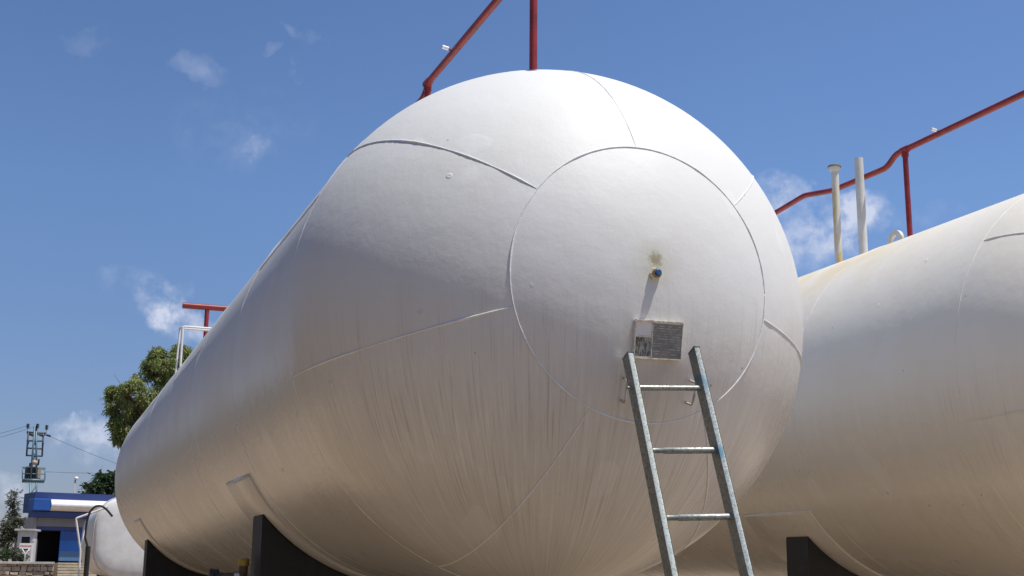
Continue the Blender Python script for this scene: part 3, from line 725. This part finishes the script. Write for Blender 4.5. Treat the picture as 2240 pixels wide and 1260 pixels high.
# lamp post behind the shop
LYY = 74.0; l0 = at(148, 1230, LYY); lt = at(150, 1046, LYY)
t = empty('lamp_post', (l0.x, LYY, TZ)); tag(t, 'thin pole with a bright white lamp head above the shop roof', 'street lamp')
bm = bmesh.new(); tube(bm, [(0, 0, 0), (.05, 0, lt.z - TZ - .1)], [.06, .045], 10); link('pole', bm, M['grey'], t)
bm = bmesh.new(); lathe(bm, [(.05, lt.z - TZ - .10), (.11, lt.z - TZ - .05), (.13, lt.z - TZ + .03), (.08, lt.z - TZ + .09), (.02, lt.z - TZ + .11)], 16, c=(.1, 0, 0)); link('lamp_head', bm, M['lamp'], t)

# guard booth
GY = 60.0; g0 = at(51, 1226, GY); t = empty('guard_booth', (g0.x, GY, TZ - .02), R(-12)); tag(t, 'small white guard booth with overhanging flat roof left of the shop', 'booth')
sx = 1 / (FPX / ((g0 - CL).dot(FWD)))
hh_ = (1226 - 1158) * sx
bx('wall', -.36, .36, 0, .9, 0, hh_, 'boothwall'); bx('roof', -.50, .48, -.2, 1.1, hh_ + .003, hh_ + .10, 'coping', bev=.02)
w_ = bx('window', -.16, .22, -.02, .05, hh_ * .40, hh_ * .82, 'glass_dk')
bx('frame', -.20, .26, -.012, .01, hh_ * .37, hh_ * .395, 'white', w_); bx('frame', -.20, .26, -.012, .01, hh_ * .825, hh_ * .85, 'white', w_)
# sign with red writing on a V stand
SY2 = 57.5; s0 = at(57, 1194, SY2); sx = 1 / (FPX / ((s0 - CL).dot(FWD)))
t = empty('sign_board', (s0.x, SY2, TZ - .01)); tag(t, 'white sign board with a line of red writing on a V shaped stand', 'sign')
zc = s0.z - TZ
bm = bmesh.new(); box(bm, (0, 0, zc), (27 * sx, .03, 12 * sx), bev=.004); link('board', bm, M['white'], t, smooth=False)
bm = bmesh.new(); x_ = -12 * sx                                     # unreadable at this distance: small red strokes
while x_ < 11.5 * sx:
    w_ = random.uniform(.6, 1.5) * sx; box(bm, (x_ + w_ / 2, -.018, zc + random.uniform(-.3, .3) * sx), (w_ * .8, .004, random.uniform(2.2, 4.2) * sx)); x_ += w_ + .35 * sx
link('writing', bm, M['sign_red'], t, smooth=False)
for s_ in (-1, 1):
    bm = bmesh.new(); tube(bm, [(s_ * .16, 0, zc - 6 * sx), (0.0 + s_ * .02, 0, zc - 16 * sx), (s_ * .02, 0, 0)], .022, 8); link('leg', bm, M['white'], t)
# white post
q0 = at(68, 1226, 58.5); t = empty('gate_post', (q0.x, 58.5, TZ - .01)); tag(t, 'slim white post beside the sign at the shop corner', 'post')
bm = bmesh.new(); box(bm, (0, 0, .48), (.09, .09, .96), bev=.01); link('post', bm, M['white'], t, smooth=False)
bm = bmesh.new(); box(bm, (0, 0, .985), (.13, .13, .04), bev=.01); link('cap', bm, M['coping'], t, smooth=False)

# ------------------------------------------------------------------ utility pylon with transformer
UY = 78.0
def u(px, py, dy=0): return at(px, py, UY + dy)
ub = u(70, 1228); t = empty('utility_pylon', (ub.x, UY, TZ)); tag(t, 'teal steel power pylon carrying a transformer platform and black insulators', 'pylon')
off = Vector((ub.x, UY, TZ))
sp = (FPX / ((u(75, 1000) - CL).dot(FWD))); m1 = 1 / sp
def ul(px, py, dy=0): return u(px, py) - off + Vector((0, dy, 0))
def seg_part(name, pairs, r, mat, par=None):
    if name in ('brace', 'platform_beam', 'rail'):
        for pr in pairs[:-1]: seg_part2(name, [pr], r, mat, par)
        return seg_part2(name, [pairs[-1]], r, mat, par)
    return seg_part2(name, pairs, r, mat, par)
def seg_part2(name, pairs, r, mat, par=None):
    bm = bmesh.new()
    for a, b, *dd in pairs:
        dy = dd[0] if dd else 0; tube(bm, [ul(*a, dy), ul(*b, dy)], r, 8)
    return link(name, bm, M[mat], par or t)
seg_part('mast', [((61, 1228), (67, 1050)), ((67, 1050), (76, 932))], .06, 'teal')
seg_part('mast', [((80, 1120), (80, 1050)), ((80, 1050), (79, 932))], .06, 'teal')
seg_part('mast', [((58, 1228), (64, 1120))], .07, 'teal')
seg_part('brace', [((64, 1085), (80, 1062)), ((62, 1110), (80, 1085)), ((62, 1110), (78, 1130)), ((60, 1150), (79, 1130)), ((71, 1010), (80, 990)), ((72, 985), (80, 1005))], .03, 'teal')
seg_part('upper_frame', [((62, 945), (58, 998)), ((95, 948), (92, 998)), ((58, 964), (95, 965)), ((58, 980), (94, 982)), ((57, 996), (93, 998))], .052, 'pylon_dk')
seg_part('crossarm', [((58, 945), (101, 948)), ((59, 947), (100, 950), .5)], .05, 'pylon_dk')
pf = seg_part('platform_beam', [((48, 1050), (98, 1051)), ((48, 1050), (97, 1051), 1.2)], .09, 'teal')
seg_part('rail', [((48, 1022), (100, 1024)), ((49, 1050), (49, 1022)), ((98, 1050), (99, 1024)), ((48, 1022), (100, 1024), 1.2), ((49, 1036), (98, 1037))], .03, 'teal', pf)
c_ = ul(68, 1037, .55); bm = bmesh.new(); box(bm, c_, (.75, .8, .95), bev=.06)
tf = link('transformer', bm, M['trafo'], t, angle=40)
bm = bmesh.new()
for i in range(5): box(bm, c_ + Vector((-.28 + i * .14, -.46, -.02)), (.035, .12, .8))
link('cooling_fins', bm, M['trafo'], tf, smooth=False)
bm = bmesh.new(); box(bm, ul(85, 1037, .4), (.24, .4, .8), bev=.02); link('switch_box', bm, M['beige'], t, smooth=False)
bm = bmesh.new(); lathe(bm, [(.02, -.14), (.16, -.12), (.19, 0), (.16, .12), (.02, .14)], 12, c=ul(76, 1012)); link('surge_drum', bm, M['beige'], t)
def insul(p, ax_, n_=4, r_=.115, par=None):
    bm = bmesh.new(); ax_ = Vector(ax_).normalized()
    pts, rr = [], []
    for i in range(n_):
        for q_, rad in ((0, .04), (.02, r_), (.05, r_ * .8), (.07, .04)): pts.append(Vector(p) + ax_ * (i * .075 + q_)); rr.append(rad)
    tube(bm, pts, rr, 10); link('insulator', bm, M['insul'], par or t)
for px_ in (60, 81, 101):
    b = ul(px_, 945 if px_ < 90 else 948); bm = bmesh.new(); tube(bm, [b, b + Vector((0, 0, 9 * m1))], .022, 6); link('pin', bm, M['white'], t)
    insul(b + Vector((0, 0, 8 * m1)), (0, 0, 1))
for px_, py_ in ((64, 950), (86, 951), (101, 951)): insul(ul(px_, py_), (1, 0, -.32), 4, .085)
for px_, py_ in ((61, 972), (77, 974), (93, 975), (65, 1020), (72, 1016), (83, 1018), (84, 1012)): insul(ul(px_, py_), (.1, 0, 1), 3, .07)
def wire(a, b, sag, label):
    bm = bmesh.new(); pts = [a.lerp(b, i / 24) - Vector((0, 0, sag * 4 * (i / 24) * (1 - i / 24))) for i in range(25)]
    p0 = pts[0].copy(); tube(bm, [p_ - p0 for p_ in pts], .011, 5); o_ = link('power_line', bm, M['wire'], loc=p0); tag(o_, label, 'cable', 'overhead power lines')
wire(u(110, 955), at(760, 1110, 95), 1.2, 'power line sagging right from the top of the pylon')
wire(u(98, 1032), at(700, 1010, 88), .4, 'lowest power line running right from the transformer platform')
wire(u(58, 932), at(-400, 975, 95), .8, 'uppermost power line leaving the pylon to the left')
wire(u(80, 932), at(-400, 1000, 97), .8, 'lower power line leaving the pylon to the left')

# ------------------------------------------------------------------ trees and shrubs
def leaves(bm, centers, n_, ls, droop, elong=3.0, clump=0):
    sub = []
    for c_, rad in centers:                         # break every limb's foliage into small separate clumps
        for _ in range(clump):
            v = Vector([random.gauss(0, 1) for _ in range(3)]).normalized() * random.uniform(.35, 1.02)
            f = random.uniform(.20, .42); sub.append((c_ + Vector((v.x * rad[0], v.y * rad[1], v.z * rad[2])), tuple(r_ * f for r_ in rad)))
    if sub: centers = sub
    for _ in range(n_):
        c_, rad = random.choice(centers)
        while True:
            v = Vector([random.uniform(-1, 1) for _ in range(3)])
            if v.length < 1: break
        v = v.normalized() * (v.length ** .55)
        p = c_ + Vector((v.x * rad[0], v.y * rad[1], v.z * rad[2]))
        nl = random.randint(2, 5); q = p.copy()
        d = (Vector((random.uniform(-1, 1), random.uniform(-1, 1), random.uniform(-.4, .5))).normalized() * (1 - droop) + Vector((0, 0, -1)) * droop).normalized()
        for i in range(nl):
            dd = (d + Vector([random.uniform(-.55, .55) for _ in range(3)])).normalized()
            L = ls * random.uniform(.6, 1.3); w = L / elong; s_ = dd.orthogonal().normalized()
            s_ = (Matrix.Rotation(random.uniform(0, 6.3), 3, dd) @ s_)
            a = bm.verts.new(q - s_ * w * .1); b = bm.verts.new(q + dd * L * .5 + s_ * w * .5); c2 = bm.verts.new(q + dd * L); e = bm.verts.new(q + dd * L * .5 - s_ * w * .5)
            bm.faces.new((a, b, c2, e)); q = q + d * L * .45 + Vector([random.uniform(-.25, .25) * ls for _ in range(3)])
def tree(name, label, base, blobs, n_, ls, droop, lm, limbs, tr=.2, group=None, elong=3):
    t = empty(name, base); tag(t, label, 'tree', group)
    loc = [(Vector(c_) - Vector(base), r_) for c_, r_ in blobs]
    bm = bmesh.new(); top = max((c_ for c_, _ in loc), key=lambda v: v.z)
    fork = Vector((0, 0, top.z * .45))
    tube(bm, [(0, 0, -.1), (.1 * tr, 0, fork.z * .5), fork], [tr * 1.3, tr, tr * .8], 10)
    for c_, r_ in loc:
        mid = fork.lerp(c_, .55) + Vector((random.uniform(-.2, .2), random.uniform(-.2, .2), -.25))
        tube(bm, [fork - Vector((0, 0, .2)), mid, c_, c_ + Vector((random.uniform(-.4, .4), 0, r_[2] * .5))], [tr * .6, tr * .4, tr * .2, tr * .06], 7)
        for _ in range(limbs):
            e = c_ + Vector([random.uniform(-.8, .8) * r_[i] for i in range(3)])
            tube(bm, [mid.lerp(c_, random.random()), (mid + e) / 2, e], [tr * .16, tr * .1, tr * .03], 5)
    link('trunk', bm, M['bark'], t)
    bm = bmesh.new(); leaves(bm, loc, n_, ls, droop, elong, 9); link('crown', bm, lm, t, smooth=False)
    return t
TY = 76.0; q = lambda px, py, dy=0: at(px, py, TY + dy)
s1 = 1 / (FPX / ((q(330, 880) - CL).dot(FWD)))
def blob(px, py, rx, ry, Y): c_ = at(px, py, Y); s_ = (c_ - CL).dot(FWD) / FPX; return (c_, (rx * s_, rx * s_ * 1.0, ry * s_))
bl = [blob(360, 785, 38, 40, TY), blob(335, 770, 24, 28, TY + .6), blob(398, 780, 36, 36, TY + .5), blob(385, 830, 46, 46, TY + 1), blob(335, 815, 28, 36, TY + 1),
      blob(275, 850, 36, 34, TY - .5), blob(310, 860, 42, 42, TY), blob(252, 880, 22, 40, TY), blob(262, 915, 24, 38, TY - .6), blob(300, 915, 42, 46, TY + .4), blob(272, 950, 22, 28, TY),
      blob(345, 900, 60, 60, TY + 1), blob(420, 900, 80, 80, TY + 1), blob(470, 860, 60, 60, TY + 1.5), blob(380, 980, 80, 60, TY)]
base = at(385, 1230, TY); base.z = TZ
tree('pepper_tree', 'tall drooping green tree behind the far left shoulder of the big tank', base, bl, 17000, .21, .5, M['leaf'], 5, .3, elong=3.2)
TY2 = 70.0
bl = [blob(226, 1050, 17, 22, TY2), blob(242, 1075, 26, 26, TY2), blob(205, 1067, 14, 13, TY2 - .4), blob(255, 1050, 18, 18, TY2), blob(225, 1095, 26, 18, TY2), blob(205, 1085, 12, 12, TY2), blob(270, 1090, 26, 30, TY2)]
base = at(240, 1230, TY2); base.z = TZ
tree('dark_tree', 'dark bushy tree behind the right end of the shop roof', base, bl, 1500, .26, .25, M['leaf_dk'], 3, .16, elong=2.2)
TY3 = 68.0
bl = [blob(30 + random.uniform(-2, 2), 1082 + i * 13, 3 + i * 1.3, 9, TY3) for i in range(8)]
base = at(31, 1230, TY3); base.z = TZ
tree('conifer_tree', 'slim ragged conifer left of the guard booth', base, bl, 420, .20, .1, M['leaf_gr'], 3, .08, elong=3.5)
bl = [blob(16, 1150, 12, 16, 66), blob(24, 1170, 16, 16, 66), blob(8, 1180, 16, 22, 66), blob(42, 1140, 10, 10, 66), blob(-20, 1170, 26, 30, 66)]
base = at(14, 1230, 66); base.z = TZ
tree('scrub_tree', 'low dusty green bushy tree at the left edge of the photo', base, bl, 620, .20, .2, M['leaf_gr'], 3, .07, elong=2.6)
for i, (px_, py_, rx, ry, lab, mt) in enumerate(((8, 1212, 14, 12, 'low dark shrub on the terrace at the far left', 'leaf_dk'), (30, 1210, 12, 11, 'round dusty shrub in front of the guard booth', 'leaf_gr'), (47, 1219, 9, 7, 'small dark shrub under the white sign', 'leaf_dk'))):
    c_, r_ = blob(px_, py_, rx, ry, 58.0 + i * .3); tb = empty('shrub', (c_.x, c_.y, TZ)); tag(tb, lab, 'shrub', 'shrubs along the terrace edge')
    bm = bmesh.new(); leaves(bm, [(Vector((0, 0, c_.z - TZ)), r_)], 190, .12, .15, 2.2); link('foliage', bm, M[mt], tb, smooth=False)
    bm = bmesh.new()
    for _ in range(5): tube(bm, [(random.uniform(-.04, .04), 0, 0), (random.uniform(-.2, .2), random.uniform(-.1, .1), c_.z - TZ)], [.02, .006], 5)
    link('stem', bm, M['bark'], tb)
bm = bmesh.new()
bel = [(Vector((random.uniform(-75, -9), random.uniform(72, 92), TZ + random.uniform(1, 3.5))), (random.uniform(2, 4), 2.5, random.uniform(2, 4.2))) for _ in range(46)]
leaves(bm, bel, 5200, .9, .2, 1.6)
for c_, r_ in bel: tube(bm, [(c_.x, c_.y, TZ), (c_.x, c_.y, c_.z)], [.2, .08], 6)
tag(link('added_reflection_trees', bm, M['leaf_dk'], smooth=False), kind='stuff')  # dark trees added out of view for the tank paint to reflect
